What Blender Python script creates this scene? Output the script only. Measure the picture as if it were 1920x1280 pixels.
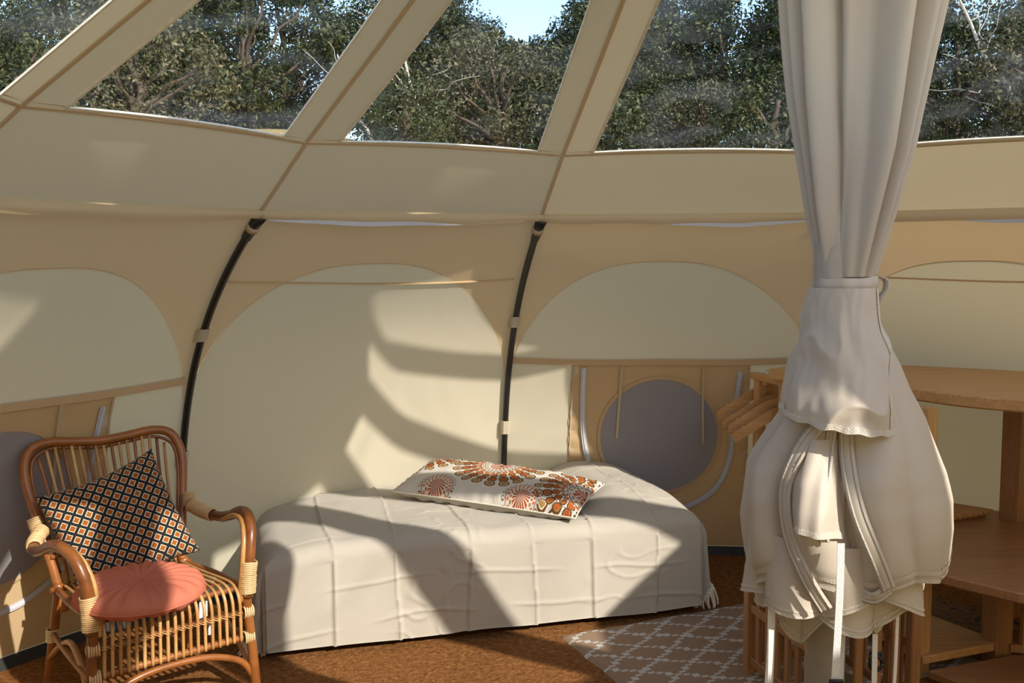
import bpy, math, random
from math import sin, cos, pi, radians, sqrt, atan2, floor
from mathutils import Vector, Matrix, Quaternion, noise

random.seed(7)
for o in list(bpy.data.objects):
    bpy.data.objects.remove(o)
scene = bpy.context.scene
COL = scene.collection

# ------------------------------------------------------------------ camera
EYE, PITCH, ROLL = 1.5, 0.091, -0.005
cam = bpy.data.cameras.new('camera'); camo = bpy.data.objects.new('camera', cam); COL.objects.link(camo)
cam.sensor_width = 36; cam.lens = 1832 / 1920 * 36; cam.clip_start = .02; cam.clip_end = 300
_U = Vector((0, sin(PITCH), cos(PITCH))); _F = Vector((0, cos(PITCH), -sin(PITCH))); _X = Vector((1, 0, 0))
_r = _X * cos(ROLL) + _U * sin(ROLL); _u = _U * cos(ROLL) - _X * sin(ROLL)
camo.matrix_world = Matrix(((_r.x, _u.x, -_F.x, 0), (_r.y, _u.y, -_F.y, 0), (_r.z, _u.z, -_F.z, EYE), (0, 0, 0, 1)))
scene.camera = camo

# ------------------------------------------------------------------ light
SUN_AZ, SUN_EL = radians(136.76), radians(32.21)
world = bpy.data.worlds.new('sky'); scene.world = world; world.use_nodes = True
wt = world.node_tree; bg = wt.nodes['Background']
sk = wt.nodes.new('ShaderNodeTexSky'); sk.sky_type = 'NISHITA'; sk.sun_disc = False
sk.sun_elevation = SUN_EL; sk.sun_rotation = SUN_AZ; sk.altitude = 200; sk.air_density = 1.0; sk.dust_density = .6; sk.ozone_density = 2.0
wt.links.new(sk.outputs[0], bg.inputs[0]); bg.inputs[1].default_value = 0.40
sl = bpy.data.lights.new('sun_offscreen', 'SUN'); sl.energy = 6.8; sl.angle = radians(.6); sl.color = (1, .93, .83)
so = bpy.data.objects.new('sun_offscreen', sl); COL.objects.link(so)
SUND = Vector((sin(SUN_AZ) * cos(SUN_EL), cos(SUN_AZ) * cos(SUN_EL), sin(SUN_EL)))
so.rotation_euler = (-SUND).to_track_quat('-Z', 'Y').to_euler(); so.location = SUND * 30
vs = scene.view_settings
vs.view_transform = 'Standard'; vs.look = 'None'; vs.gamma = 1; vs.use_curve_mapping = False; vs.exposure = -0.12
try:
    scene.cycles.max_bounces = 14; scene.cycles.diffuse_bounces = 7; scene.cycles.transparent_max_bounces = 24
    scene.cycles.transmission_bounces = 8; scene.cycles.sample_clamp_indirect = 6
except Exception: pass

# ------------------------------------------------------------------ materials
class NT:
    def __init__(s, name):
        s.m = bpy.data.materials.new(name); s.m.use_nodes = True; s.t = s.m.node_tree; s.t.nodes.clear()
        s.out = s.n('ShaderNodeOutputMaterial')
    def n(s, typ, **kw):
        x = s.t.nodes.new(typ)
        for k, v in kw.items(): setattr(x, k, v)
        return x
    def put(s, sock, v):
        if isinstance(v, bpy.types.NodeSocket): s.t.links.new(v, sock)
        elif isinstance(v, (tuple, list)) and len(v) == 3 and sock.type == 'RGBA': sock.default_value = (*v, 1)
        else: sock.default_value = v
    def math(s, op, a, b=None, c=None, clamp=False):
        x = s.n('ShaderNodeMath', operation=op, use_clamp=clamp); s.put(x.inputs[0], a)
        if b is not None: s.put(x.inputs[1], b)
        if c is not None: s.put(x.inputs[2], c)
        return x.outputs[0]
    def mix(s, f, a, b):
        x = s.n('ShaderNodeMix', data_type='RGBA'); s.put(x.inputs[0], f); s.put(x.inputs[6], a); s.put(x.inputs[7], b); return x.outputs[2]
    def ramp(s, f, stops):
        x = s.n('ShaderNodeValToRGB'); s.put(x.inputs[0], f); e = x.color_ramp.elements
        while len(e) < len(stops): e.new(.5)
        for i, (p, c) in enumerate(stops): e[i].position = p; e[i].color = (*c, 1)
        return x.outputs[0]
    def coord(s, k='Object'): return s.n('ShaderNodeTexCoord').outputs[k]
    def mapping(s, v, scale=(1, 1, 1), loc=(0, 0, 0), rot=(0, 0, 0)):
        x = s.n('ShaderNodeMapping'); s.put(x.inputs[0], v); x.inputs[1].default_value = loc; x.inputs[2].default_value = rot; x.inputs[3].default_value = scale
        return x.outputs[0]
    def noise(s, v, scale, detail=4, rough=.55, dist=0, col=False):
        x = s.n('ShaderNodeTexNoise'); s.put(x.inputs['Vector'], v); x.inputs['Scale'].default_value = scale
        x.inputs['Detail'].default_value = detail; x.inputs['Roughness'].default_value = rough; x.inputs['Distortion'].default_value = dist
        return x.outputs[1 if col else 0]
    def bump(s, h, strength=.3, dist=.01):
        x = s.n('ShaderNodeBump'); s.put(x.inputs['Height'], h); x.inputs['Strength'].default_value = strength; x.inputs['Distance'].default_value = dist
        return x.outputs[0]
    def pbsdf(s, col, rough=.7, nrm=None, spec=.5, metal=0, sheen=0, coat=0):
        x = s.n('ShaderNodeBsdfPrincipled'); s.put(x.inputs['Base Color'], col); s.put(x.inputs['Roughness'], rough)
        x.inputs['Specular IOR Level'].default_value = spec; x.inputs['Metallic'].default_value = metal
        x.inputs['Sheen Weight'].default_value = sheen; x.inputs['Coat Weight'].default_value = coat
        if nrm is not None: s.put(x.inputs['Normal'], nrm)
        return x.outputs[0]
    def fin(s, sh): s.t.links.new(sh, s.out.inputs[0]); return s.m

def rgb(r, g, b):
    f = lambda c: ((c / 255 + .055) / 1.055) ** 2.4 if c > 10 else c / 255 / 12.92
    return (f(r), f(g), f(b))

def m_cloth(name, col, trans, tcol, weave=900, bump=.12, wr=0, wscale=6, gloss=0):
    t = NT(name); c = t.coord()
    big = t.noise(c, 2.2, 4); fine = t.noise(c, weave, 2)
    cc = t.mix(t.math('MULTIPLY', big, .5), col, tuple(x * .90 for x in col))
    cc = t.mix(t.math('MULTIPLY', fine, .18), cc, tuple(x * .7 for x in col))
    h = fine
    if wr: h = t.math('ADD', t.math('MULTIPLY', fine, .12), t.math('MULTIPLY', t.noise(c, wscale, 3, .5, .6), wr))
    nr = t.bump(h, bump, .01 if not wr else .03)
    d = t.n('ShaderNodeBsdfDiffuse'); t.put(d.inputs[0], cc); t.put(d.inputs['Normal'], nr)
    tr = t.n('ShaderNodeBsdfTranslucent'); t.put(tr.inputs[0], tcol)
    mx = t.n('ShaderNodeMixShader'); mx.inputs[0].default_value = trans
    t.t.links.new(d.outputs[0], mx.inputs[1]); t.t.links.new(tr.outputs[0], mx.inputs[2])
    if gloss:
        g = t.n('ShaderNodeBsdfGlossy'); g.inputs['Roughness'].default_value = .45; t.put(g.inputs['Color'], (1, .97, .92)); t.put(g.inputs['Normal'], nr)
        m2 = t.n('ShaderNodeMixShader'); m2.inputs[0].default_value = gloss
        t.t.links.new(mx.outputs[0], m2.inputs[1]); t.t.links.new(g.outputs[0], m2.inputs[2]); mx = m2
    return t.fin(mx.outputs[0])

def m_plain(name, col, rough=.6, spec=.4, metal=0, nscale=40, var=.25, bump=.05):
    t = NT(name); c = t.coord(); n = t.noise(c, nscale, 4)
    cc = t.mix(n, tuple(x * (1 + var) for x in col), tuple(x * (1 - var) for x in col))
    return t.fin(t.pbsdf(cc, rough, t.bump(n, bump, .005), spec, metal))

def m_wood(name, a, b, grain=(1.2, 38, 38), rough=.42):
    t = NT(name); c = t.coord(); g = t.mapping(c, grain)
    n1 = t.noise(g, 3, 5, .6, .6); n2 = t.noise(t.mapping(c, (.8, 9, 9)), 2, 3); oi = t.n('ShaderNodeObjectInfo').outputs['Random']
    f = t.math('ADD', t.math('MULTIPLY', n1, .62), t.math('MULTIPLY', n2, .3)); f = t.math('ADD', f, t.math('MULTIPLY', oi, .14), clamp=True)
    cc = t.ramp(f, [(.28, a), (.72, b)])
    return t.fin(t.pbsdf(cc, rough, t.bump(n1, .08, .002), .45))

def m_cane(name, a, b):
    t = NT(name); c = t.coord(); n1 = t.noise(c, 14, 4); n2 = t.noise(c, 160, 3); oi = t.n('ShaderNodeObjectInfo').outputs['Random']
    f = t.math('ADD', t.math('MULTIPLY', n1, .8), t.math('MULTIPLY', oi, .35)); f = t.math('SUBTRACT', f, .1, clamp=True)
    cc = t.ramp(f, [(.2, a), (.75, b)]); cc = t.mix(t.math('MULTIPLY', n2, .25), cc, tuple(x * .5 for x in a))
    return t.fin(t.pbsdf(cc, .34, t.bump(n2, .06, .002), .5, 0, 0, .15))

CREAM = (.70, .635, .49)
M = {}
M['canvas'] = m_cloth('canvas_wall', (.70, .64, .50), .29, (.78, .62, .31), wr=.25, wscale=2.5)
M['canvas_tan'] = m_cloth('canvas_tan', (.68, .51, .30), .30, (.76, .50, .22), wr=.3, wscale=3)
M['canvas_roof'] = m_cloth('canvas_roof', (.68, .575, .41), .30, (.72, .54, .27), wr=.15, wscale=2)
M['seam'] = m_cloth('seam_tape', (.66, .52, .34), .15, (.5, .35, .18))
M['valance'] = m_cloth('valance_cloth', (.68, .56, .37), .25, (.6, .45, .25), wr=.5, wscale=9)
M['binding'] = m_plain('window_binding', (.70, .64, .52), .6)
M['mesh'] = m_cloth('porthole_mesh', (.40, .385, .40), .25, (.42, .42, .46), weave=1500)
M['zip'] = m_plain('zip_tape', (.52, .52, .56), .6, nscale=300, var=.18, bump=.4)
M['zip_teeth'] = m_plain('zip_teeth', (.62, .63, .66), .35)
M['curtain'] = m_cloth('curtain_cloth', (.67, .595, .495), .24, (.74, .62, .44), weave=1400, wr=.55, wscale=7, bump=.22, gloss=.06)
M['curtain_tape'] = m_cloth('curtain_tape', (.76, .70, .60), .1, (.6, .5, .35), weave=500, bump=.5)
M['webbing'] = m_plain('white_webbing', (.80, .79, .77), .6, nscale=500, var=.12, bump=.5)
M['black'] = m_plain('black_plastic', (.012, .012, .014), .35, .5)
M['pole'] = m_plain('pole_black', (.012, .011, .011), .32, .5)
M['steel'] = m_plain('pole_grey', (.42, .39, .35), .45, .5, .3)
M['groundsheet'] = m_plain('groundsheet', (.018, .017, .016), .55)
M['wood'] = m_wood('bamboo_wood', rgb(158, 108, 60), rgb(210, 164, 108))
M['wood_dark'] = m_wood('bamboo_wood_dark', rgb(124, 84, 50), rgb(176, 128, 84))
M['cane'] = m_cane('cane_brown', rgb(104, 56, 24), rgb(172, 108, 54))
M['cane_light'] = m_cane('cane_light', rgb(168, 116, 62), rgb(222, 178, 118))
M['cane_wrap'] = m_cane('cane_wrap', rgb(206, 166, 112), rgb(242, 216, 172))
M['pink'] = m_cloth('terracotta_linen', rgb(205, 122, 98), .03, rgb(190, 100, 80), weave=1100, bump=.3)
M['tassel'] = m_plain('tassel_cotton', (.74, .69, .58), .8)
M['bark'] = m_plain('bark', (.10, .075, .055), .9, .2, 0, 18, .4, .6)
M['dead'] = m_plain('dead_wood', (.50, .45, .38), .8, .2, 0, 18, .3, .3)
M['tag'] = m_plain('paper_tag', (.82, .82, .80), .6)

def _floor():
    t = NT('coir_floor'); c = t.coord(); v = t.n('ShaderNodeTexVoronoi'); t.put(v.inputs['Vector'], c); v.inputs['Scale'].default_value = 70
    n1 = t.noise(c, 220, 4, .7); n2 = t.noise(c, 3, 3); n3 = t.noise(c, 45, 4, .65)
    f = t.math('ADD', t.math('MULTIPLY', n1, .45), t.math('MULTIPLY', n3, .5))
    cc = t.ramp(f, [(.30, rgb(84, 48, 22)), (.5, rgb(180, 122, 70)), (.70, rgb(244, 190, 128))])
    cc = t.mix(t.math('MULTIPLY', n2, .3), cc, rgb(150, 98, 54))
    h = t.math('ADD', t.math('MULTIPLY', v.outputs[0], .8), n1)
    return t.fin(t.pbsdf(cc, .95, t.bump(h, 1.0, .02), .1))
M['coir'] = _floor()

def _spread():
    t = NT('bedspread_cotton'); c = t.coord('UV'); o = t.coord()
    n1 = t.noise(t.mapping(o, (40, 400, 400)), 2, 3); n2 = t.noise(t.mapping(o, (400, 40, 40)), 2, 3); n3 = t.noise(o, 700, 2)
    wr = t.noise(o, 7, 4, .5, 1.2)
    f = t.math('ADD', t.math('MULTIPLY', n1, .5), t.math('MULTIPLY', n2, .5))
    cc = t.mix(f, (.485, .445, .375), (.395, .362, .304))
    h = t.math('ADD', t.math('ADD', t.math('MULTIPLY', f, .15), t.math('MULTIPLY', n3, .1)), t.math('MULTIPLY', wr, .5))
    return t.fin(t.pbsdf(cc, .9, t.bump(h, .3, .02), .15, 0, .15))
M['spread'] = _spread()

def _rug():   # grey flatweave, white stepped diamond lattice; UV in metres
    t = NT('rug_flatweave'); uv = t.coord('UV'); s = t.n('ShaderNodeSeparateXYZ'); t.put(s.inputs[0], uv); U, V = s.outputs[0], s.outputs[1]
    st = .013
    Us = t.math('MULTIPLY', t.math('FLOOR', t.math('DIVIDE', U, .026)), .026); Vs = t.math('MULTIPLY', t.math('FLOOR', t.math('DIVIDE', V, st)), st)
    def lat(sg):
        a = t.math('ADD', t.math('DIVIDE', Us, .21), t.math('MULTIPLY', t.math('DIVIDE', Vs, .14), sg))
        fr = t.math('ABSOLUTE', t.math('SUBTRACT', t.math('FRACT', a), .5)); return t.math('LESS_THAN', fr, .062)
    m = t.math('MAXIMUM', lat(1), lat(-1))
    n = t.noise(uv, 260, 3); rib = t.math('SINE', t.math('MULTIPLY', V, 900))
    cc = t.mix(m, rgb(158, 134, 112), rgb(206, 204, 200)); cc = t.mix(t.math('MULTIPLY', n, .4), cc, rgb(110, 90, 72))
    return t.fin(t.pbsdf(cc, .95, t.bump(t.math('ADD', rib, n), .4, .004), .1))
M['rug'] = _rug()

def _ragrug():
    t = NT('rag_rug'); c = t.coord(); b = t.n('ShaderNodeTexBrick'); t.put(b.inputs['Vector'], c); b.inputs['Scale'].default_value = 22
    b.inputs['Color1'].default_value = (*rgb(150, 112, 80), 1); b.inputs['Color2'].default_value = (*rgb(92, 74, 62), 1); b.inputs['Mortar'].default_value = (*rgb(48, 40, 40), 1); b.inputs['Mortar Size'].default_value = .03
    n = t.noise(c, 60, 4); n2 = t.noise(c, 24, 3)
    cc = t.mix(t.math('MULTIPLY', n, .5), b.outputs[0], rgb(176, 140, 104)); cc = t.mix(t.math('GREATER_THAN', n2, .63), cc, rgb(66, 72, 88))
    return t.fin(t.pbsdf(cc, .95, t.bump(t.math('ADD', n, b.outputs[1]), .9, .02), .1))
M['ragrug'] = _ragrug()

def _lattice():   # navy lattice, rust squares and four-petal flowers outlined cream
    t = NT('lattice_print'); uv = t.coord('UV'); s = t.n('ShaderNodeSeparateXYZ'); t.put(s.inputs[0], uv); U, V = s.outputs[0], s.outputs[1]
    jag = t.math('MULTIPLY', t.math('SUBTRACT', t.noise(uv, 420, 2), .5), .12)
    K = 24.0
    a = t.math('MULTIPLY', t.math('ADD', U, V), K); b = t.math('MULTIPLY', t.math('SUBTRACT', U, V), K)
    fa = t.math('SUBTRACT', t.math('FRACT', a), .5); fb = t.math('SUBTRACT', t.math('FRACT', t.math('ADD', b, 40)), .5)
    par = t.math('MODULO', t.math('ADD', t.math('FLOOR', a), t.math('FLOOR', t.math('ADD', b, 40))), 2.0); par = t.math('GREATER_THAN', par, .5)
    aa, ab = t.math('ABSOLUTE', fa), t.math('ABSOLUTE', fb)
    d = t.math('ADD', t.math('MAXIMUM', aa, ab), jag)
    flow = t.math('SUBTRACT', t.math('SQRT', t.math('ADD', t.math('MULTIPLY', fa, fa), t.math('MULTIPLY', fb, fb))), t.math('MULTIPLY', t.math('ABSOLUTE', t.math('SUBTRACT', aa, ab)), -.75))
    isr = t.mix(par, t.math('LESS_THAN', d, .27), t.math('LESS_THAN', flow, .40))
    isc = t.math('LESS_THAN', d, .345)
    cc = t.mix(isc, (.012, .016, .020), rgb(222, 200, 170)); cc = t.mix(isr, cc, rgb(150, 84, 34))
    n = t.noise(uv, 300, 2)
    return t.fin(t.pbsdf(cc, .85, t.bump(n, .3, .004), .15, 0, .1))
M['lattice'] = _lattice()

def _mandala():
    t = NT('mandala_print'); uv = t.coord('UV'); s = t.n('ShaderNodeSeparateXYZ'); t.put(s.inputs[0], uv); U, V = s.outputs[0], s.outputs[1]
    base = t.mix(t.noise(uv, 200, 2), (.66, .62, .555), (.57, .53, .47))
    RUST, BRN, OLV, CRM, PNK = rgb(164, 82, 38), rgb(96, 64, 36), rgb(150, 118, 74), rgb(216, 198, 168), rgb(206, 108, 70)
    cc = base
    def polar(cx, cy):
        x = t.math('SUBTRACT', U, cx); y = t.math('SUBTRACT', V, cy)
        return t.math('SQRT', t.math('ADD', t.math('MULTIPLY', x, x), t.math('MULTIPLY', y, y))), t.math('ARCTAN2', y, x)
    def dots(rho, th, rk, n, pr, ph=0.):
        a = t.math('SUBTRACT', t.math('FRACT', t.math('ADD', t.math('MULTIPLY', th, n / (2 * pi)), 20 + ph)), .5)
        dx = t.math('MULTIPLY', a, 2 * pi * rk / n); dy = t.math('SUBTRACT', rho, rk)
        return t.math('SQRT', t.math('ADD', t.math('MULTIPLY', dx, dx), t.math('MULTIPLY', dy, dy)))
    def ring(rho, r, w): return t.math('LESS_THAN', t.math('ABSOLUTE', t.math('SUBTRACT', rho, r)), w)
    def lt(x, v): return t.math('LESS_THAN', x, v)
    def big(cx, cy, R):
        nonlocal cc
        rho, th = polar(cx, cy)
        for rk, n, pr, c1, c2 in ((.95, 20, .115, BRN, OLV), (.77, 20, .105, BRN, RUST), (.60, 20, .085, BRN, RUST), (.48, 22, .058, OLV, PNK)):
            d = dots(rho, th, rk * R, n, pr, .5 if n == 26 else 0)
            cc = t.mix(lt(d, pr * R), cc, c1); cc = t.mix(lt(d, pr * R * .70), cc, OLV if c2 is not OLV else CRM); cc = t.mix(lt(d, pr * R * .58), cc, c2)
        for rr in (.70, .45, .36): cc = t.mix(ring(rho, rr * R, .008 * R), cc, BRN)
        d = dots(rho, th, .40 * R, 30, .02); cc = t.mix(lt(d, .02 * R), cc, BRN)
        d = dots(rho, th, .31 * R, 22, .02); cc = t.mix(lt(d, .026 * R), cc, OLV)
        sp = t.math('GREATER_THAN', t.math('SINE', t.math('MULTIPLY', th, 18)), -.35)
        cc = t.mix(t.math('MULTIPLY', lt(rho, .25 * R), sp), cc, RUST); cc = t.mix(lt(rho, .05 * R), cc, BRN)
    def small(cx, cy, R):
        nonlocal cc
        rho, th = polar(cx, cy)
        d = dots(rho, th, .93 * R, 24, .08); cc = t.mix(lt(d, .085 * R), cc, BRN); cc = t.mix(lt(d, .055 * R), cc, base)
        cc = t.mix(ring(rho, .80 * R, .018 * R), cc, BRN)
        d = dots(rho, th, .69 * R, 20, .08); cc = t.mix(lt(d, .07 * R), cc, PNK)
        d = dots(rho, th, .55 * R, 18, .08, .5); cc = t.mix(lt(d, .06 * R), cc, OLV)
        sp = t.math('GREATER_THAN', t.math('SINE', t.math('MULTIPLY', th, 18)), -.4)
        cc = t.mix(t.math('MULTIPLY', lt(rho, .46 * R), sp), cc, RUST)
    big(.40, .285, .205); big(.0, .36, .205); big(.835, .165, .205)
    small(.205, .035, .085); small(.60, .035, .085)
    n = t.noise(uv, 600, 2)
    return t.fin(t.pbsdf(cc, .85, t.bump(t.math('ADD', t.math('MULTIPLY', n, .2), t.noise(uv, 30, 3, .5, 1)), .35, .01), .15))
M['mandala'] = _mandala()

def _leaf(name, c1, c2, c3):
    t = NT(name); r = t.n('ShaderNodeNewGeometry').outputs['Random Per Island']
    cc = t.ramp(r, [(.0, c1), (.6, c2), (1., c3)])
    d = t.n('ShaderNodeBsdfPrincipled'); t.put(d.inputs['Base Color'], cc); d.inputs['Roughness'].default_value = .5; d.inputs['Specular IOR Level'].default_value = .4
    tr = t.n('ShaderNodeBsdfTranslucent'); t.put(tr.inputs[0], cc)
    mx = t.n('ShaderNodeMixShader'); mx.inputs[0].default_value = .18
    t.t.links.new(d.outputs[0], mx.inputs[1]); t.t.links.new(tr.outputs[0], mx.inputs[2]); return t.fin(mx.outputs[0])
M['leaf_dark'] = _leaf('leaf_dark', (.010, .017, .007), (.024, .036, .012), (.055, .070, .022))
M['leaf_mid'] = _leaf('leaf_mid', (.016, .025, .008), (.042, .056, .016), (.105, .115, .035))
M['leaf_dry'] = _leaf('leaf_dry', (.04, .045, .018), (.09, .09, .04), (.20, .17, .09))

def _ground():
    t = NT('dry_grass'); c = t.coord(); n = t.noise(c, .5, 5); n2 = t.noise(c, 25, 5)
    cc = t.ramp(t.math('ADD', t.math('MULTIPLY', n, .6), t.math('MULTIPLY', n2, .4)), [(.3, rgb(120, 112, 66)), (.6, rgb(184, 160, 116))])
    return t.fin(t.pbsdf(cc, .95, t.bump(n2, .8, .05), .1))
M['ground'] = _ground()

def _vinyl():
    t = NT('clear_vinyl'); c = t.coord()
    n = t.noise(t.mapping(c, (1, 1, 2.2), rot=(.4, .2, .5)), 1.6, 4, .5, 2.2); hz = t.math('MULTIPLY', t.math('SUBTRACT', n, .46, clamp=True), .55)
    n2 = t.noise(c, 9, 4, .6, 1.2)
    tr = t.n('ShaderNodeBsdfTransparent'); tr.inputs[0].default_value = (.965, .965, .955, 1)
    tl = t.n('ShaderNodeBsdfTranslucent'); tl.inputs[0].default_value = (.85, .83, .78, 1)
    df = t.n('ShaderNodeBsdfDiffuse'); df.inputs[0].default_value = (.8, .79, .75, 1)
    h = t.n('ShaderNodeMixShader'); h.inputs[0].default_value = .5; t.t.links.new(tl.outputs[0], h.inputs[1]); t.t.links.new(df.outputs[0], h.inputs[2])
    m1 = t.n('ShaderNodeMixShader'); t.put(m1.inputs[0], hz); t.t.links.new(tr.outputs[0], m1.inputs[1]); t.t.links.new(h.outputs[0], m1.inputs[2])
    g = t.n('ShaderNodeBsdfGlossy'); g.inputs['Roughness'].default_value = .12; t.put(g.inputs['Normal'], t.bump(n2, .25, .05))
    lw = t.n('ShaderNodeLayerWeight'); lw.inputs[0].default_value = .5
    fr = t.math('ADD', .02, t.math('MULTIPLY', t.math('POWER', lw.outputs['Facing'], 5.), .12))
    m2 = t.n('ShaderNodeMixShader'); t.put(m2.inputs[0], fr); t.t.links.new(m1.outputs[0], m2.inputs[1]); t.t.links.new(g.outputs[0], m2.inputs[2])
    return t.fin(m2.outputs[0])
M['vinyl'] = _vinyl()

# ------------------------------------------------------------------ helpers
def link(name, me, mat=None, parent=None):
    o = bpy.data.objects.new(name, me); COL.objects.link(o)
    if mat is not None and me is not None: me.materials.append(M[mat])
    if parent is not None: o.parent = parent
    return o
def mesh(name, v, f, mat, parent=None, smooth=True, uv=None):
    me = bpy.data.meshes.new(name); me.from_pydata([tuple(p) for p in v], [], f)
    if smooth: me.polygons.foreach_set('use_smooth', [True] * len(me.polygons))
    if uv:
        l = me.uv_layers.new(name='UVMap')
        for lp in me.loops: l.data[lp.index].uv = uv[lp.vertex_index]
    me.update(); return link(name, me, mat, parent)
def tag(o, label=None, cat=None, group=None, kind=None):
    if label: o['label'] = label
    if cat: o['category'] = cat
    if group: o['group'] = group
    if kind: o['kind'] = kind
    return o
def empty(name, loc=(0, 0, 0), rz=0):
    o = bpy.data.objects.new(name, None); COL.objects.link(o); o.location = loc; o.rotation_euler = (0, 0, rz); o.empty_display_size = .1; return o
def grid(nu, nv, fn, closed=False):
    v = []; f = []; uv = []
    for j in range(nv + 1):
        for i in range(nu if closed else nu + 1):
            v.append(fn(i / nu, j / nv)); uv.append((i / nu, j / nv))
    w = nu if closed else nu + 1
    for j in range(nv):
        for i in range(nu):
            a = j * w + i; b = j * w + (i + 1) % w; f.append((a, b, b + w, a + w))
    return v, f, uv
def spline(pts, n=8):
    P = [Vector(p) for p in pts]
    if len(P) < 3: return [P[0].lerp(P[-1], i / n) for i in range(n + 1)]
    out = []
    for i in range(len(P) - 1):
        a = P[max(i - 1, 0)]; b = P[i]; c = P[i + 1]; d = P[min(i + 2, len(P) - 1)]
        for k in range(n):
            t = k / n
            out.append(.5 * ((2 * b) + (c - a) * t + (2 * a - 5 * b + 4 * c - d) * t * t + (3 * b - a - 3 * c + d) * t ** 3))
    out.append(P[-1]); return out
def tube_geo(path, r, n=8, base=0):
    """path: list of Vectors; r: radius or function of 0..1"""
    v = []; f = []; L = len(path)
    t0 = (path[1] - path[0]).normalized(); up = Vector((0, 0, 1)) if abs(t0.z) < .9 else Vector((1, 0, 0)); nrm = t0.cross(up).normalized()
    for i, p in enumerate(path):
        t = (path[min(i + 1, L - 1)] - path[max(i - 1, 0)]).normalized(); nrm = (nrm - t * nrm.dot(t)).normalized(); bi = t.cross(nrm)
        rr = r(i / (L - 1)) if callable(r) else r
        for k in range(n): v.append(p + (nrm * cos(2 * pi * k / n) + bi * sin(2 * pi * k / n)) * rr)
    for i in range(L - 1):
        for k in range(n):
            a = base + i * n + k; b = base + i * n + (k + 1) % n; f.append((a, b, b + n, a + n))
    f.append(tuple(base + k for k in range(n))[::-1]); f.append(tuple(base + (L - 1) * n + k for k in range(n)))
    return v, f
def tube(name, pts, r, mat, parent=None, n=8, sub=6, raw=False):
    v, f = tube_geo([Vector(p) for p in pts] if raw else spline(pts, sub), r, n); return mesh(name, v, f, mat, parent)
def board(name, a, b, w, h, mat, parent=None, up=(0, 0, 1), bev=.003):
    """bevelled plank from a to b; local x along its length (grain)"""
    a = Vector(a); b = Vector(b); L = (b - a).length; x = (b - a).normalized(); up = Vector(up)
    if abs(x.dot(up)) > .98: up = Vector((1, 0, 0)) if abs(x.x) < .9 else Vector((0, 1, 0))
    y = up.cross(x).normalized(); z = x.cross(y)
    v = []; f = []
    prof = [(-w / 2 + bev, -h / 2), (w / 2 - bev, -h / 2), (w / 2, -h / 2 + bev), (w / 2, h / 2 - bev), (w / 2 - bev, h / 2), (-w / 2 + bev, h / 2), (-w / 2, h / 2 - bev), (-w / 2, -h / 2 + bev)]
    for xx in (0, L):
        for p in prof: v.append((xx, p[0], p[1]))
    for k in range(8): f.append((k, (k + 1) % 8, 8 + (k + 1) % 8, 8 + k))
    f.append(tuple(range(8))[::-1]); f.append(tuple(range(8, 16)))
    o = mesh(name, v, f, mat, None, False); mw = Matrix(((x.x, y.x, z.x, a.x), (x.y, y.y, z.y, a.y), (x.z, y.z, z.z, a.z), (0, 0, 0, 1)))
    if parent is not None: o.parent = parent
    o.matrix_local = mw; return o
def slab(name, poly, z0, z1, mat, parent=None, bev=.006):
    n = len(poly); cx = sum(p[0] for p in poly) / n; cy = sum(p[1] for p in poly) / n
    def ins(p, d):
        l = sqrt((p[0] - cx) ** 2 + (p[1] - cy) ** 2); return (p[0] + (cx - p[0]) * d / l, p[1] + (cy - p[1]) * d / l)
    v = []
    for z, d in ((z0, bev), (z0 + bev, 0), (z1 - bev, 0), (z1, bev)):
        for p in poly: q = ins(p, d); v.append((q[0], q[1], z))
    f = []
    for j in range(3):
        for i in range(n): a = j * n + i; b = j * n + (i + 1) % n; f.append((a, b, b + n, a + n))
    f.append(tuple(range(n))[::-1]); f.append(tuple(range(3 * n, 4 * n)))
    return mesh(name, v, f, mat, parent, False)
def ribbon_geo(path, side, w, th=.0025):
    """flat band along path, side(i)->unit vector across"""
    v = []; f = []; L = len(path)
    for i, p in enumerate(path):
        s = side(i) if callable(side) else Vector(side); t = (path[min(i + 1, L - 1)] - path[max(i - 1, 0)]).normalized(); nn = t.cross(s).normalized()
        for a, b in ((-1, -1), (1, -1), (1, 1), (-1, 1)): v.append(p + s * (w / 2 * a) + nn * (th / 2 * b))
    for i in range(L - 1):
        for k in range(4): a = i * 4 + k; b = i * 4 + (k + 1) % 4; f.append((a, b, b + 4, a + 4))
    f += [(3, 2, 1, 0), tuple(4 * (L - 1) + k for k in range(4))]; return v, f
def joinv(parts):
    v = []; f = []
    for a, b in parts: n = len(v); v += list(a); f += [tuple(i + n for i in q) for q in b]
    return v, f
def sstep(a, b, x):
    t = max(0, min(1, (x - a) / (b - a))); return t * t * (3 - 2 * t)
def lerp(a, b, t): return a + (b - a) * t
def interp(x, xs, ys):
    if x <= xs[0]: return ys[0]
    for i in range(len(xs) - 1):
        if x <= xs[i + 1]: return lerp(ys[i], ys[i + 1], (x - xs[i]) / (xs[i + 1] - xs[i]))
    return ys[-1]

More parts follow.
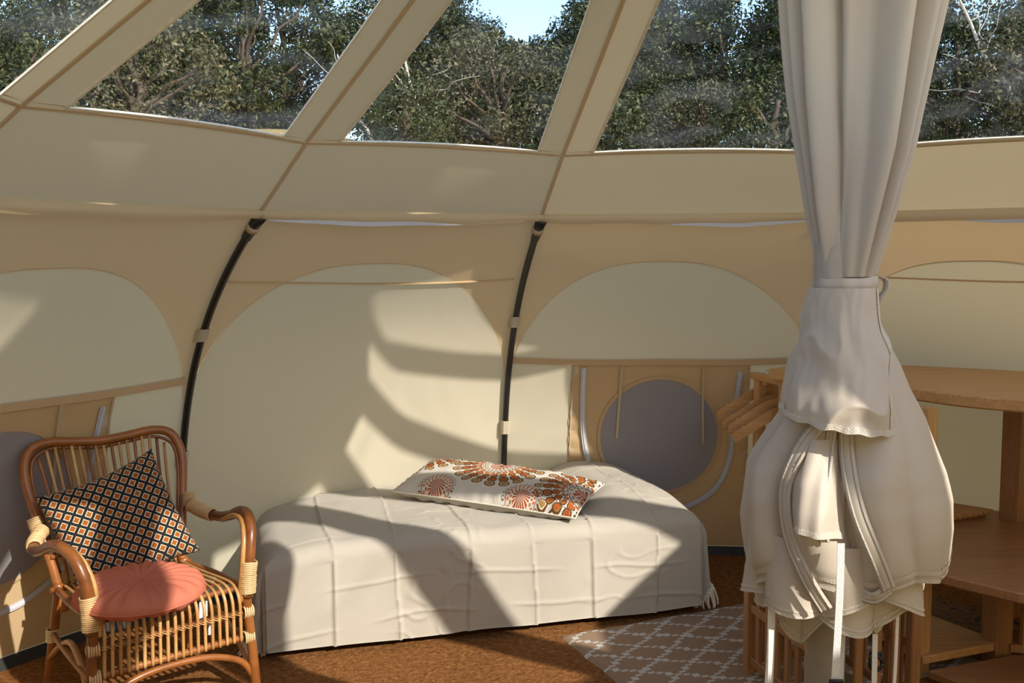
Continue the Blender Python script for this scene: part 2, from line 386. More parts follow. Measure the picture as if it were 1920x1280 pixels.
# ------------------------------------------------------------------ the tent shell
XC, YC, A0, DA, SC = .603, 1.83, -.224, pi / 6, 1.111
ZE = 1.64
def RZ(z): t = z / SC; return SC * (2.707 - .238 * t + .325 * t * t - .342 * t ** 3)
def wallr(th, z):
    m = ((th - A0) % DA) - DA / 2; k = .5 + .5 * sstep(1.15, ZE, z)
    return RZ(z) * ((1 - k) + k * cos(DA / 2) / cos(m))
def wp(k, s, z, off=0.):
    """point on wall panel k; s 0..1 between its poles, off metres inward"""
    th = A0 + (k + min(max(s, .00001), .99999)) * DA; r = wallr(th, z) - off
    return Vector((XC + r * sin(th), YC + r * cos(th), z))
PR, PZ = [.06, .30, .641, 1.0, 1.41, 1.86, 2.18], [3.07, 2.823, 2.723, 2.369, 2.12, 1.855, 1.64]
def roof(k, rp, lat, off=0.):
    """point on roof panel k: rp distance of the seam from the pole, lat -1..1 across"""
    am = A0 + (k + .5) * DA; d = rp * cos(DA / 2); l = lat * rp * sin(DA / 2); z = interp(rp, PR, PZ)
    return Vector((XC + d * sin(am) + l * cos(am), YC + d * cos(am) - l * sin(am), z - off))
floor_o = mesh('floor', *grid(96, 14, lambda u, v: (XC + 3.02 * max(v, .001) * sin(2 * pi * u), YC + 3.02 * max(v, .001) * cos(2 * pi * u), 0), True)[:2], 'coir', None, True)
tag(floor_o, 'orange brown coir matting covering the tent floor', None, None, 'structure')

def arch_z(s):   # top of the arched inset, as it spans the panel
    d = (s - .485) / .507 if s > .485 else (.485 - s) / .480
    return .86 if d >= 1 else .86 + .60 * (1 - d ** (2.2 if s > .485 else 3.)) ** .5
def strip_on_wall(name, k, pts, w, off, mat, parent, th=.002, n=8):
    """band along (s,z) points on panel k"""
    P = spline([(a, b, 0) for a, b in pts], n); path = [wp(k, p.x, p.y, off) for p in P]
    def side(i):
        t = (path[min(i + 1, len(path) - 1)] - path[max(i - 1, 0)]).normalized()
        nr = Vector((path[i].x - XC, path[i].y - YC, 0)).normalized(); return t.cross(nr).normalized()
    v, f = ribbon_geo(path, side, w, th); return mesh(name, v, f, mat, parent, False)

def wall_panel(name, ks, label, detail, porthole=False, straight=False):
    geo = []
    for k in ks: geo.append(grid(100 if detail else 20, 34, lambda u, v, k=k: wp(k, u, lerp(max(.02, arch_z(u) - .003) if detail else .02, ZE + .005, v)))[:2])
    w = mesh(name, *joinv(geo), 'canvas_tan' if detail else 'canvas'); tag(w, label, None, None, 'structure')
    gs = []
    for k in ks: gs.append(grid(20, 1, lambda u, v, k=k: wp(k, u, -.005 + .045 * v, .006 + .035 * (1 - v)))[:2])
    mesh('groundsheet_edge', *joinv(gs), 'groundsheet', w)
    if not detail: return w
    k = ks[0]; s0, s1 = 0., 1.
    def ar(u, v):
        s = lerp(s0, s1, u); zt = max(arch_z(s), .045); return wp(k, s, lerp(.04, zt, v), .004)
    mesh('arched_inset', *grid(100, 30, ar)[:2], 'canvas', w)
    if straight: strip_on_wall('fold_seam', k, [(.02, 1.395), (.25, 1.385), (.5, 1.375), (.75, 1.375), (.97, 1.385)], .008, .009, 'canvas_tan', w)
    if porthole:
        strip_on_wall('cross_seam', k, [(.012, 1.0), (.25, .985), (.5, .985), (.75, .985), (.985, 1.0)], .034, .008, 'canvas_tan', w)
        def fl(u, v):
            s = lerp(.205, .785, u); z = lerp(.045, .972, v)
            return wp(k, s, z, .007 + .004 * sin(z * 46 + 6 * noise.noise((s * 6, z * 3, k))) * (1 - sstep(.0, .12, u) * sstep(0, .12, 1 - u)))
        fo = mesh('porthole_flap', *grid(40, 60, fl)[:2], 'canvas_tan', w)
        def circ(r0, r1, off):
            W = 1.5
            def fn(u, v):
                a = 2 * pi * u; r = lerp(r0, r1, v); return wp(k, .498 + r * cos(a) / W, .612 + r * sin(a), off)
            return grid(48, 10 if r0 < .1 else 1, fn, True)[:2]
        mesh('porthole_mesh', *circ(.001, .290, .014), 'mesh', fo)
        mesh('porthole_rim', *circ(.284, .300, .0165), 'canvas_tan', fo)
        zp = [(.244, .955), (.250, .70), (.263, .545), (.290, .40), (.335, .295), (.42, .235), (.52, .225), (.60, .255), (.684, .345), (.728, .50), (.737, .68), (.754, .935)]
        strip_on_wall('zip_tape', k, zp, .025, .017, 'zip', fo)
        strip_on_wall('zip_teeth', k, zp, .007, .020, 'zip_teeth', fo, .003)
        for s, z1, dx in ((.368, .60, -.006), (.634, .575, .008)):
            strip_on_wall('tie_ribbon', k, [(s, .965), (s + dx * .3, .80), (s + dx, z1)], .012, .022, 'valance', fo)
        for s in (.212, .778): strip_on_wall('flap_seam', k, [(s, .965), (s, .5), (s, .05)], .006, .013, 'seam', fo)
    return w
wall_panel('wall_back_left', [-2], 'tan and cream canvas wall panel with porthole behind the rattan chair', True, True)
wall_panel('wall_back', [-1], 'cream canvas wall panel with tall arch, without a porthole, behind the bed', True, False, True)
wall_panel('wall_back_right', [0], 'tan and cream canvas wall panel with porthole beyond the bed foot', True, True)
wall_panel('wall_right', [1], 'cream canvas wall panel behind the wooden shelving', True, False, True)
wall_panel('wall_front', [2, 3, 4, 5, 6, 7, 8, 9], 'plain canvas wall around the rest of the tent', False)

# roof: opaque cloth parts under one structure, clear windows as window_<n>
ceil = empty('ceiling', (0, 0, 0)); tag(ceil, 'cream canvas roof with clear window panels between sewn strips', None, None, 'structure')
HW, RT = .107, .817
def lat_in(k, sg, rp): return sg * (1 - HW / (rp * sin(DA / 2)))
def lat_out(k, sg, rp): return sg
for k in range(-4, 8):
    RW = 1.845
    BOW = .012
    def band(u, v, k=k):
        rp = lerp(RW, 2.185, v); l = u * 2 - 1
        return roof(k, rp - BOW * (1 - l * l) * (1 - v), l, .006 * sin(pi * u) * sin(pi * v))
    mesh('roof_band', *grid(16, 8, band)[:2], 'canvas_roof', ceil)
    for sg in (-1, 1):
        mesh('roof_strip', *grid(3, 26, lambda u, v, k=k, sg=sg: (lambda rp: roof(k, rp, lerp(lat_in(k, sg, rp), lat_out(k, sg, rp), u)))(lerp(RT, RW, v)))[:2], 'canvas_roof', ceil)
    mesh('roof_top', *grid(8, 8, lambda u, v, k=k: roof(k, lerp(.06, RT, v), u * 2 - 1))[:2], 'canvas_roof', ceil)
    am = A0 + k * DA
    for a_, b_ in ((.10, 2.17),):
        seam = [roof(k, lerp(a_, b_, i / 40), -1, .004) for i in range(41)]
        v, f = ribbon_geo(seam, Vector((cos(am), -sin(am), 0)), .013, .004); mesh('seam_tape', v, f, 'seam', ceil, False)
    rad = (roof(k, RW, 0) - roof(k, RW - .1, 0)).normalized()
    cs = [roof(k, RW + .012 - BOW * (1 - (l / 8) ** 2), l / 8, .004) for l in range(-8, 9)]
    v, f = ribbon_geo(cs, rad, .010, .004); mesh('seam_tape', v, f, 'seam', ceil, False)
    def pane(u, v, k=k):
        rp = lerp(RT, RW, v); la = lerp(lat_in(k, -1, rp), lat_in(k, 1, rp), u)
        return roof(k, rp - BOW * (1 - (u * 2 - 1) ** 2) * sstep(.8, 1, v), la, .012 * sin(pi * u) * sin(pi * v) + .006 * noise.noise((u * 3, v * 4, k * 3.1)))
    w = mesh('window_%d' % (k + 5), *grid(14, 24, pane)[:2], 'vinyl')
    tag(w, 'clear vinyl roof window between two sewn canvas strips', None, None, 'structure')
    edge = []
    for sg in (-1, 1):
        pth = [(lambda rp: roof(k, rp, lat_in(k, sg, rp), .002))(lerp(RT, RW, i / 20)) for i in range(21)]
        edge.append(ribbon_geo(pth, Vector((cos(A0 + (k + .5) * DA), -sin(A0 + (k + .5) * DA), 0)), .008, .005))
    pth = [roof(k, RW - BOW * (1 - (i / 8) ** 2), lerp(lat_in(k, -1, RW), lat_in(k, 1, RW), (i + 8) / 16), .002) for i in range(-8, 9)]
    edge.append(ribbon_geo(pth, rad, .008, .006))
    mesh('window_binding', *joinv(edge), 'binding', w, False)

# valance along the eaves
for k in range(-3, 3):
    def val(u, v, k=k):
        l = u * 2 - 1; sag = .006 + .012 * sin(pi * u) ** .7 + .007 * noise.noise((u * 5, k * 7.3, 0))
        p = roof(k, 2.165 - .012 * sin(pi * v), l); p.z = 1.652 - v * (.026 + sag); return p
    b = mesh('valance', *grid(50, 5, val)[:2], 'valance', ceil)
    if k in (-1, 0, 1):
        def zz(u, v, k=k):
            uu = lerp(.01, .72, u) if k == -1 else lerp(.45, .99, u); p = val(uu, 1); e = .016 * sin(pi * min(1, u * 1.05)) ** .6
            q = p + Vector((XC - p.x, YC - p.y, 0)).normalized() * (.004 + .002 * v); q.z -= (v - .3) * e; return q
        mesh('valance_zip', *grid(40, 2, zz)[:2], 'zip', ceil)
        
# ------------------------------------------------------------------ curved side poles
for k, lab in ((-1, 'curved black tent pole between bed and rattan chair'), (0, 'curved black tent pole behind the printed lumbar cushion'), (1, 'curved black tent pole behind the hanging canvas bundle'),
               (-2, 'curved black tent pole beyond the porthole wall behind the rattan chair'), (2, 'curved black tent pole beyond the wooden shelving')):
    th = A0 + k * DA
    def pp(z, off=.024): r = RZ(z) - off; return Vector((XC + r * sin(th), YC + r * cos(th), z))
    root = empty('tent_pole', pp(.0)); base = pp(0)
    path = [pp(.005 + i / 40 * 1.60) - base for i in range(41)]
    v, f = tube_geo(path, .0145, 10); mesh('rod', v, f, 'pole', root)
    v, f = tube_geo([pp(1.555) - base, pp(1.60) - base, pp(1.63, .03) - base], lambda t: .018 + .006 * t, 10); mesh('end_fitting', v, f, 'black', root)
    v, f = tube_geo([pp(1.585) - base, pp(1.600) - base], .024, 12); mesh('cord_ring', v, f, 'valance', root)
    for zc, h in ((1.185, .062), (.665, .066)):
        a = pp(zc) - base; rad = Vector((sin(th), cos(th), 0)); tan = Vector((cos(th), -sin(th), 0)); t = (pp(zc + .02) - pp(zc - .02)).normalized()
        vv = []; ff = []
        prof = [(-.026, .026), (-.020, -.010), (-.012, -.019), (.012, -.019), (.020, -.010), (.026, .026), (.020, .026), (.015, -.006), (.009, -.0155), (-.009, -.0155), (-.015, -.006), (-.020, .026)]
        for e in (-1, 1):
            for x, y in prof: vv.append(a + tan * x + rad * y + t * (h / 2 * e))
        n = len(prof)
        for i in range(n): ff.append((i, (i + 1) % n, n + (i + 1) % n, n + i))
        for i in range(5): ff.append((i, i + 1, n - 2 - i, n - 1 - i)[::-1]); ff.append((n + i, n + i + 1, 2 * n - 2 - i, 2 * n - 1 - i))
        mesh('strap_loop', vv, ff, 'canvas', root, False)
    tag(root, lab, 'pole', 'curved side poles of the tent')

# ------------------------------------------------------------------ bed and bedspread
BA = Vector((-.94, 3.478, 0)); E1 = Vector((1.756, .481, 0)).normalized(); E2 = Vector((-E1.y, E1.x, 0)); BL = 1.82
bed = empty('bed', BA); bed.rotation_euler = (0, 0, atan2(E1.y, E1.x))
def bbox(name, x0, x1, y0, y1, z0, z1, mat, b=.03):
    n = 8; poly = []
    for cx, cy, a0 in ((x1 - b, y0 + b, -pi / 2), (x1 - b, y1 - b, 0), (x0 + b, y1 - b, pi / 2), (x0 + b, y0 + b, pi)):
        for i in range(5): a = a0 + i / 4 * pi / 2; poly.append((cx + b * cos(a), cy + b * sin(a)))
    return slab(name, poly, z0, z1, mat, bed, min(b * .6, .02))
bbox('mattress', .10, 1.74, .07, .66, .19, .375, 'tassel', .06)
bbox('bed_frame', .11, 1.73, .08, .65, .10, .19, 'wood_dark', .01)
for x, y in ((.14, .13), (1.70, .13), (.14, .60), (1.70, .60)): board('leg', (x, y, 0), (x, y, .12), .05, .05, 'wood_dark', bed)
tag(bed, 'low single bed hidden under a cream fringed bedspread', 'bed')

def bed_top(x, y):
    """height of the covered bed at local x,y"""
    z = .415 + .012 * sin(x * 2.4 + .4) * sin(y * 3)
    z += .078 * sstep(1.28, 1.52, x) * sstep(0, .30, y) * (1 - .55 * sstep(1.60, 1.82, x)) * (1 - .2 * sstep(.75, 1., y))
    z -= .035 * sstep(.30, .0, x) * (1 - .3 * y)
    z += .010 * noise.noise((x * 2.6, y * 3.2, 4)) + .004 * noise.noise((x * 8, y * 8, 1))
    return z
CREX = (.27, .53, .80, 1.06, 1.32, 1.58); 
def crease(x, q):
    """pressed fold lines of the unfolded cloth, with small puckers where they cross"""
    h = 0
    for i, c in enumerate(CREX):
        d = x - c - .012 * sin(q * 5 + c * 9) - .006 * noise.noise((q * 6, c * 5, 0)); sg = 1 if i % 2 else -1
        h += .0058 * math.exp(-(d / .0055) ** 2) - sg * .0035 * math.exp(-abs(d) / .03) * (1 if d > 0 else -1)
    for j, c in enumerate((-.27, -.13, .09, .36, .66)):
        d = q - c - .016 * noise.noise((x * 4, c * 7, 2)) - .02 * sin(x * 3 + c * 4); h += .0050 * math.exp(-(d / .0055) ** 2) * sstep(.15, .9, abs(sin(x * 5.9 + c * 8)))
    n = noise.noise((x * 7, q * 11, 3)); h += .0035 * max(0, 1 - abs(n) * 9) * sstep(.0, .35, noise.noise((x * 2.1, q * 2.4, 9)))
    return h
def spread(u, v):
    # local sheet: x beyond the ends and y in front drop down the sides
    Lx, Ly, drop = BL, .99, .36
    sx = lerp(-drop + .03, Lx + .285, u); q = lerp(-drop - .005, Ly, v)
    def side(sv, lo, hi, r=.07):
        """distance along cloth -> (plan position, fall)"""
        if sv < lo + r:
            a = (lo + r - sv) / r
            if a < pi / 2: return lo + r - r * sin(a), r * (1 - cos(a))
            return lo - .02 * ((a - pi / 2) * r / .3), r + (a - pi / 2) * r
        if sv > hi - r:
            a = (sv - hi + r) / r
            if a < pi / 2: return hi - r + r * sin(a), r * (1 - cos(a))
            return hi + .02 * ((a - pi / 2) * r / .3), r + (a - pi / 2) * r
        return sv, 0
    x, fx = side(sx, .0, Lx, .10); y, fy = side(q, .015, 9, .06)
    top = bed_top(min(max(x, 0), Lx), max(y, 0)); fall = max(fx, fy) + .35 * min(fx, fy)
    cr = crease(sx, q)
    z = top - fall
    if fy > .06: y -= cr * 1.3 + .012 * noise.noise((sx * 3.2, q * 2, 8)) * sstep(.06, .3, fy); z += .006 * noise.noise((sx * 2.2, 3, 8)) * sstep(.1, .35, fy)
    if fx > .08:
        sg = 1 if sx > 1 else -1; x += sg * (.014 * sin(y * 22 + 3 * noise.noise((y * 3, 1, 1))) * sstep(.08, .35, fx))
    if fx > .03 and fy > .03: # rounded corner
        sg = 1 if sx > 1 else -1; k = min(fx, fy) / .3; x -= sg * .06 * k; y += .07 * k
    if max(fx, fy) < .06: z += cr * .9
    z = max(z, .022 + .01 * noise.noise((sx * 3, q * 3, 0)) + (.0 if fy < .3 else .012))
    p = BA + E1 * x + E2 * y; p.z = z
    th = atan2(p.x - XC, p.y - YC); r = sqrt((p.x - XC) ** 2 + (p.y - YC) ** 2); rl = wallr(th, z) - .022
    if r > rl: p.x = XC + rl * sin(th); p.y = YC + rl * cos(th)
    return p
v, f, uv = grid(400, 210, spread)
bs = mesh('bedspread', v, f, 'spread', None, True, uv); tag(bs, 'creased cream cotton bedspread draped to the floor over the low bed', 'bedspread')
# knotted fringe at both ends
def fringe(u, rng, sgn):
    for i in range(rng):
        v = .02 + .5 * i / rng; p = spread(u, v); q = p + Vector((random.uniform(-.012, .012), random.uniform(-.012, .012), 0))
        d = E1 * sgn; L = random.uniform(.06, .095)
        pts = [p + Vector((0, 0, .006)), p + d * .012 + Vector((0, 0, .004)), q + d * .024 + Vector((0, 0, max(.004 - p.z, -L * .5))), q + d * .028 + Vector((0, 0, max(.004 - p.z, -L)))]
        tube('tassel', pts, lambda t: .0045 + .0045 * math.exp(-((t - .3) / .12) ** 2), 'tassel', bs, 5, 3)
fringe(1.0, 26, 1); fringe(0.0, 26, -1)
def cushion_geo(L, W, T, nu=44, nv=22, pinch=.10, seed=0, seam=.006):
    """pillow: two puffed skins meeting at a seam; returns (verts, faces, uv) with z up"""
    def outl(u, v):
        x = (u - .5) * L; y = (v - .5) * W; a = 2 * u - 1; b = 2 * v - 1
        x -= (L * .5) * a * pinch * (1 - b * b) * .5 * abs(a); y -= (W * .5) * b * pinch * (1 - a * a) * abs(b) * (W / L) ** .3
        return x, y, a, b
    def h(a, b): return max(0, (1 - a ** 4)) ** .55 * max(0, (1 - b ** 4)) ** .55
    V = []; F = []; UV = []
    for sg in (1, -1):
        base = len(V)
        for j in range(nv + 1):
            for i in range(nu + 1):
                x, y, a, b = outl(i / nu, j / nv); z = T / 2 * h(a, b); e = max(abs(a), abs(b))
                z += .10 * T * noise.noise((x * 9 + seed, y * 9, sg)) * (1 - e ** 6) + .05 * T * sin((a if abs(b) > abs(a) else b) * 34 + 5 * noise.noise((x * 6, y * 6, seed))) * sstep(.62, .93, e) * (1 - sstep(.96, 1, e))
                V.append((x, y, sg * max(z, 0))); UV.append((x + L / 2, y + W / 2))
        w = nu + 1
        for j in range(nv):
            for i in range(nu):
                a_ = base + j * w + i; q = (a_, a_ + 1, a_ + 1 + w, a_ + w); F.append(q if sg > 0 else q[::-1])
    return V, F, UV
def weld(o):
    import bmesh
    bm = bmesh.new(); bm.from_mesh(o.data); bmesh.ops.remove_doubles(bm, verts=bm.verts, dist=.0004); bm.to_mesh(o.data); bm.free(); o.data.update()
def piping(o, L, W, r, mat, pinch, hollow=None):
    pts = []
    for a, b in [(t / 20, -1) for t in range(-20, 20)] + [(1, t / 20) for t in range(-20, 20)] + [(-t / 20, 1) for t in range(-20, 20)] + [(-1, -t / 20) for t in range(-20, 21)]:
        x = a * L / 2; y = b * W / 2; x -= (L * .5) * a * pinch * (1 - b * b) * .5 * abs(a); y -= (W * .5) * b * pinch * (1 - a * a) * abs(b) * (W / L) ** .3
        pts.append(Vector((x, y, 0)))
    v, f = tube_geo(pts, r, 6); return mesh('piping', v, f, mat, o)

# lumbar cushion: printed top skin, plain back skin
LP, WP_, TP = .85, .36, .125
lum = empty('lumbar_cushion'); V, F, UV = cushion_geo(LP, WP_, TP, 60, 28, .07, 3)
half = len(V) // 2; fh = len(F) // 2
mesh('printed_cover', V[:half], F[:fh], 'mandala', lum, True, UV[:half])
mesh('plain_back', V[half:], [tuple(i - half for i in q) for q in F[fh:]], 'spread', lum, True, UV[half:])
piping(lum, LP, WP_, .0032, 'tassel', .07)
lum.location = (-.065, 4.165, .484); lum.rotation_euler = (radians(10), radians(2), radians(-24))
tag(lum, 'long lumbar cushion with rust and brown mandala print on the bed', 'cushion')

# ------------------------------------------------------------------ rugs
def flat_rug(name, c, e1, L, W, mat, th=.008):
    e1 = Vector(e1).normalized(); e2 = Vector((-e1.y, e1.x, 0))
    def fn(u, v):
        ed = min(u, 1 - u, v, 1 - v); x = u * L + .006 * noise.noise((v * 9, u * 4, 1)); y = v * W + .008 * noise.noise((u * 7, v * 3, 5))
        p = Vector(c) + e1 * x + e2 * y; p.z = (th if ed > .004 else .001) + .003 * (1 + noise.noise((u * 8, v * 8, 2))) * (ed > .004); return p
    v, f, uv = grid(90, 60, fn); return mesh(name, v, f, mat, None, True, [(a * L, b * W) for a, b in uv])
rd1 = Vector((.84, .367, 0)).normalized(); rd2 = Vector((-rd1.y, rd1.x, 0))
rg = flat_rug('flatweave_rug', Vector((.182, 3.698, 0)) - rd2 * .85, rd1, 1.30, .85, 'rug'); tag(rg, 'grey flatweave rug with white diamond lattice lying beside the bed', 'rug')
rr = flat_rug('rag_rug', (1.55, 3.42, 0), (.8, .6, 0), .62, .70, 'ragrug', .012); tag(rr, 'brown and blue flecked woven rug under the wooden shelving', 'rug')

# ------------------------------------------------------------------ rattan armchair
ch = empty('rattan_armchair', (-1.095, 3.045, 0), radians(40))
tag(ch, 'brown rattan armchair with spindle back and bound cane arms', 'armchair')
def coil(name, path, r, mat, parent, pitch=.0062, wr=.0034):
    """cane binding: stacked rings round a path"""
    P = spline(path, 12); d = [0]
    for i in range(1, len(P)): d.append(d[-1] + (P[i] - P[i - 1]).length)
    n = max(3, int(d[-1] / pitch)); geo = []
    for j in range(n):
        s = d[-1] * (j + .5) / n; i = next(i for i in range(1, len(d)) if d[i] >= s); t = (s - d[i - 1]) / max(1e-6, d[i] - d[i - 1])
        c = P[i - 1].lerp(P[i], t); tg = (P[i] - P[i - 1]).normalized(); a = tg.orthogonal().normalized(); b = tg.cross(a); v = []; f = []
        rj = r * random.uniform(.97, 1.05)
        for k in range(12):
            dv = a * cos(2 * pi * k / 12) + b * sin(2 * pi * k / 12)
            for m in range(4): v.append(c + dv * (rj + wr * cos(pi / 2 * m)) + tg * (wr * sin(pi / 2 * m)) + tg * (.0015 * sin(k)))
        for k in range(12):
            for m in range(4): f.append((k * 4 + m, k * 4 + (m + 1) % 4, ((k + 1) % 12) * 4 + (m + 1) % 4, ((k + 1) % 12) * 4 + m))
        geo.append((v, f))
    return mesh(name, *joinv(geo), mat, parent)
def knobby(r, seed):   # cane with nodes
    return lambda t: r * (1 + .07 * math.exp(-(((t * 3.3 + seed) % 1 - .5) / .03) ** 2) + .03 * sin(t * 9 + seed * 7))
bf = [(-.215, .455, .28), (-.235, .475, .42), (-.262, .515, .58), (-.288, .553, .73), (-.286, .575, .81), (-.255, .592, .862), (-.19, .60, .878), (-.10, .603, .868), (0, .605, .860), (.10, .603, .868), (.19, .60, .878), (.255, .592, .862), (.286, .575, .81), (.288, .553, .73), (.262, .515, .58), (.235, .475, .42), (.215, .455, .28)]
bf = [(x * .95, y + .06 * (z - .3), z - .075 * max(0, z - .35)) for x, y, z in bf]
tube('back_frame', bf, knobby(.0165, .2), 'cane', ch, 12, 7)
inner = [(p[0] * .925, p[1] - .006, p[2] - (.022 if p[2] > .8 else .008)) for p in bf[1:-1]]
tube('inner_back_frame', inner, knobby(.0065, .5), 'cane', ch, 8, 6)
for i in range(17):
    t = (i - 8) / 8; xt = t * .222; zt = .815 + .010 * cos(t * pi * 1.25 + pi) - .035 * abs(t) ** 7; xb = t * .185
    tube('spindle', [(xb, .452, .365), (xb * 1.06, .485, .50), (lerp(xb, xt, .6), .56, .66), (xt, .622, zt)], knobby(.0058, i * .37), 'cane_light' if i % 3 else 'cane', ch, 7, 5)
for z, y in ((.47, .476), ):
    tube('back_rail', [(-.235, y, z), (0, y + .012, z), (.235, y, z)], .008, 'cane', ch, 8, 6)
for sg in (-1, 1):
    arm = [(sg * .250, .480, .575), (sg * .285, .445, .548), (sg * .312, .36, .540), (sg * .316, .26, .562), (sg * .308, .15, .602), (sg * .296, .06, .606), (sg * .278, .004, .57), (sg * .262, -.018, .50), (sg * .254, -.016, .42), (sg * .252, -.012, .35)]
    ao = tube('arm', arm, knobby(.0185, .3 + sg * .2), 'cane', ch, 12, 7)
    tube('arm_inner_cane', [(x - sg * .024, y + .003, z - .012) for x, y, z in arm[3:]], knobby(.0095, .6), 'cane_light', ao, 8, 6)
    coil('cane_binding', [(sg * .259, -.018, .475), (sg * .254, -.015, .42), (sg * .252, -.013, .365)], .0255, 'cane_wrap', ao)
    coil('cane_binding', [(sg * .252, .478, .572), (sg * .287, .442, .548), (sg * .306, .385, .541)], .0225, 'cane_wrap', ao)
    coil('cane_binding', [(sg * .262, .505, .555), (sg * .270, .522, .605)], .0215, 'cane_wrap', ch)
    tube('front_leg', [(sg * .246, -.004, .44), (sg * .250, -.008, .33), (sg * .262, -.014, .17), (sg * .272, -.02, 0)], knobby(.0165, .8), 'cane', ch, 12, 8)
    tube('rear_leg', [(sg * .218, .455, .38), (sg * .232, .49, .2), (sg * .25, .54, 0)], knobby(.0155, .4), 'cane', ch, 10, 8)
    tube('side_rail', [(sg * .236, .0, .385), (sg * .24, .22, .375), (sg * .222, .458, .36)], .0125, 'cane', ch, 10, 7)
    tube('lower_side_rail', [(sg * .258, -.01, .20), (sg * .25, .25, .20), (sg * .236, .495, .20)], .011, 'cane', ch, 8, 6)
    tube('side_brace', [(sg * .262, .0, .10), (sg * .25, .1, .19), (sg * .243, .24, .24), (sg * .24, .38, .19), (sg * .245, .52, .10)], .010, 'cane_light', ch, 8, 6)
    for z in (.375, .300, .212): coil('cane_binding', [(sg * .232, -.012, z), (sg * .268, -.010, z)], .0195, 'cane_wrap', ch, .0065)
    coil('cane_binding', [(sg * .236, .495, .17), (sg * .234, .49, .215)], .0205, 'cane_wrap', ch)
for y, z, r in ((.012, .378, .0105), (.10, .378, .009), (-.004, .300, .010), (-.004, .212, .012), (.30, .366, .009), (.458, .360, .011)):
    tube('seat_rail', [(-.245, y, z), (0, y - .004, z + .002), (.245, y, z)], r, 'cane', ch, 8, 6)
tube('front_brace', [(-.262, -.012, .075), (-.22, -.01, .135), (-.12, -.008, .175), (0, -.006, .185), (.12, -.008, .175), (.22, -.01, .135), (.262, -.012, .075)], .0115, 'cane', ch, 9, 6)
for i in range(19):
    x = (i - 9) / 9 * .216
    so_ = tube('seat_slat', [(x * .93, .455, .372), (x * .95, .28, .380), (x * .98, .12, .392), (x, .04, .394), (x, -.004, .380), (x * 1.01, -.022, .345), (x * 1.02, -.021, .29), (x * 1.03, -.018, .205)], knobby(.0056, i * .31), 'cane_light', ch, 7, 5)
    for y, z in ((-.012, .300),):
        coil('slat_tie', [(x * 1.015 - .006, y - .004, z - .007), (x * 1.015 + .006, y - .004, z + .007)], .0105, 'cane_light', so_, .006, .0022)
mesh('care_tag', [(.10, .03, .30), (.13, .035, .30), (.13, .03, .36), (.10, .025, .36)], [(0, 1, 2, 3)], 'tag', ch, False)
mesh('care_tag', [(.12, .02, .24), (.145, .022, .24), (.15, .02, .285), (.125, .018, .285)], [(0, 1, 2, 3)], 'tag', ch, False)

# cushions on the chair
V, F, UV = cushion_geo(.41, .41, .14, 34, 34, .13, 11)
pc = mesh('square_cushion', V, F, 'lattice', None, True, UV); weld(pc)
face = Vector((.45, -.89, 0)).normalized(); up = Vector((0, 0, 1)); tilt = radians(24)
zz = (face * cos(tilt) + up * sin(tilt)).normalized(); xx = Vector((.89, .45, 0)); yy = zz.cross(xx).normalized(); rot = radians(19)
x2 = xx * cos(rot) + yy * sin(rot); y2 = -xx * sin(rot) + yy * cos(rot)
cpos = Vector((-1.362, 3.31, .568))
pc.matrix_world = Matrix(((x2.x, y2.x, zz.x, cpos.x), (x2.y, y2.y, zz.y, cpos.y), (x2.z, y2.z, zz.z, cpos.z), (0, 0, 0, 1)))
tag(pc, 'square cushion with navy and rust lattice print leaning on rattan chair back', 'cushion')
def rc(u, v):
    a = 2 * pi * u; t = v * pi; r = .198 * (max(0, sin(t)) ** .42); z = -.040 * cos(t) * (1 if cos(t) > 0 else 1.12)
    rn = r / .198; pl = .0045 * sin(22 * a + 3 * noise.noise((cos(a) * 2, sin(a) * 2, 0))) * sstep(.25, .6, rn) * (1 - sstep(.90, 1.0, rn) * .6)
    dip = -.012 * math.exp(-(rn / .3) ** 2) * (1 if cos(t) < 0 else -1)
    return (r * cos(a), r * sin(a) * .97, z + (pl if cos(t) < 0 else -pl) + dip + .004 * noise.noise((cos(a) * 2, sin(a) * 2, 3)))
v, f, uv = grid(132, 44, rc, True)
rp_ = empty('round_cushion', (-1.185, 3.02, .437)); mesh('cover', v, f, 'pink', rp_)
def ring_piping(z, r): return tube_geo([Vector((r * cos(2 * pi * i / 60), r * .97 * sin(2 * pi * i / 60), z)) for i in range(61)], .0026, 6)
v, f = ring_piping(-.004, .1985); mesh('seam_piping', v, f, 'pink', rp_)
rp_.rotation_euler = (radians(3), 0, .3)
tag(rp_, 'round pleated terracotta pink cushion on the rattan seat', 'cushion')

# ------------------------------------------------------------------ wooden shelving with counter top
sh = empty('wooden_shelving', (1.6, 3.7, 0)); SO = Vector((1.6, 3.7, 0))
tag(sh, 'light bamboo shelving unit with curved counter top against canvas wall', 'shelving')
def arcp(r, a0, a1, n): return [(XC + r * sin(lerp(a0, a1, i / n)), YC + r * cos(lerp(a0, a1, i / n))) for i in range(n + 1)]
def loc2(poly): return [(p[0] - SO.x, p[1] - SO.y) for p in poly]
def L3(p): return Vector(p) - SO
front = spline([(1.10, 4.16, 0), (1.28, 3.84, 0), (1.44, 3.565, 0), (1.555, 3.375, 0), (1.70, 3.25, 0), (1.95, 3.12, 0), (2.25, 3.10, 0)], 5)
top_poly = [(p.x, p.y) for p in front] + arcp(2.66, radians(58), radians(19.5), 10) + [(1.273, 4.293)]
slab('counter_top', loc2(top_poly), .955, 1.0, 'wood', sh, .006)
def post(x, y, z0, z1, w=.05, ang=0., mat='wood', nm='post'): 
    return board(nm, L3((x, y, z0)), L3((x, y, z1)), w, w, mat, sh, (cos(ang), sin(ang), 0))
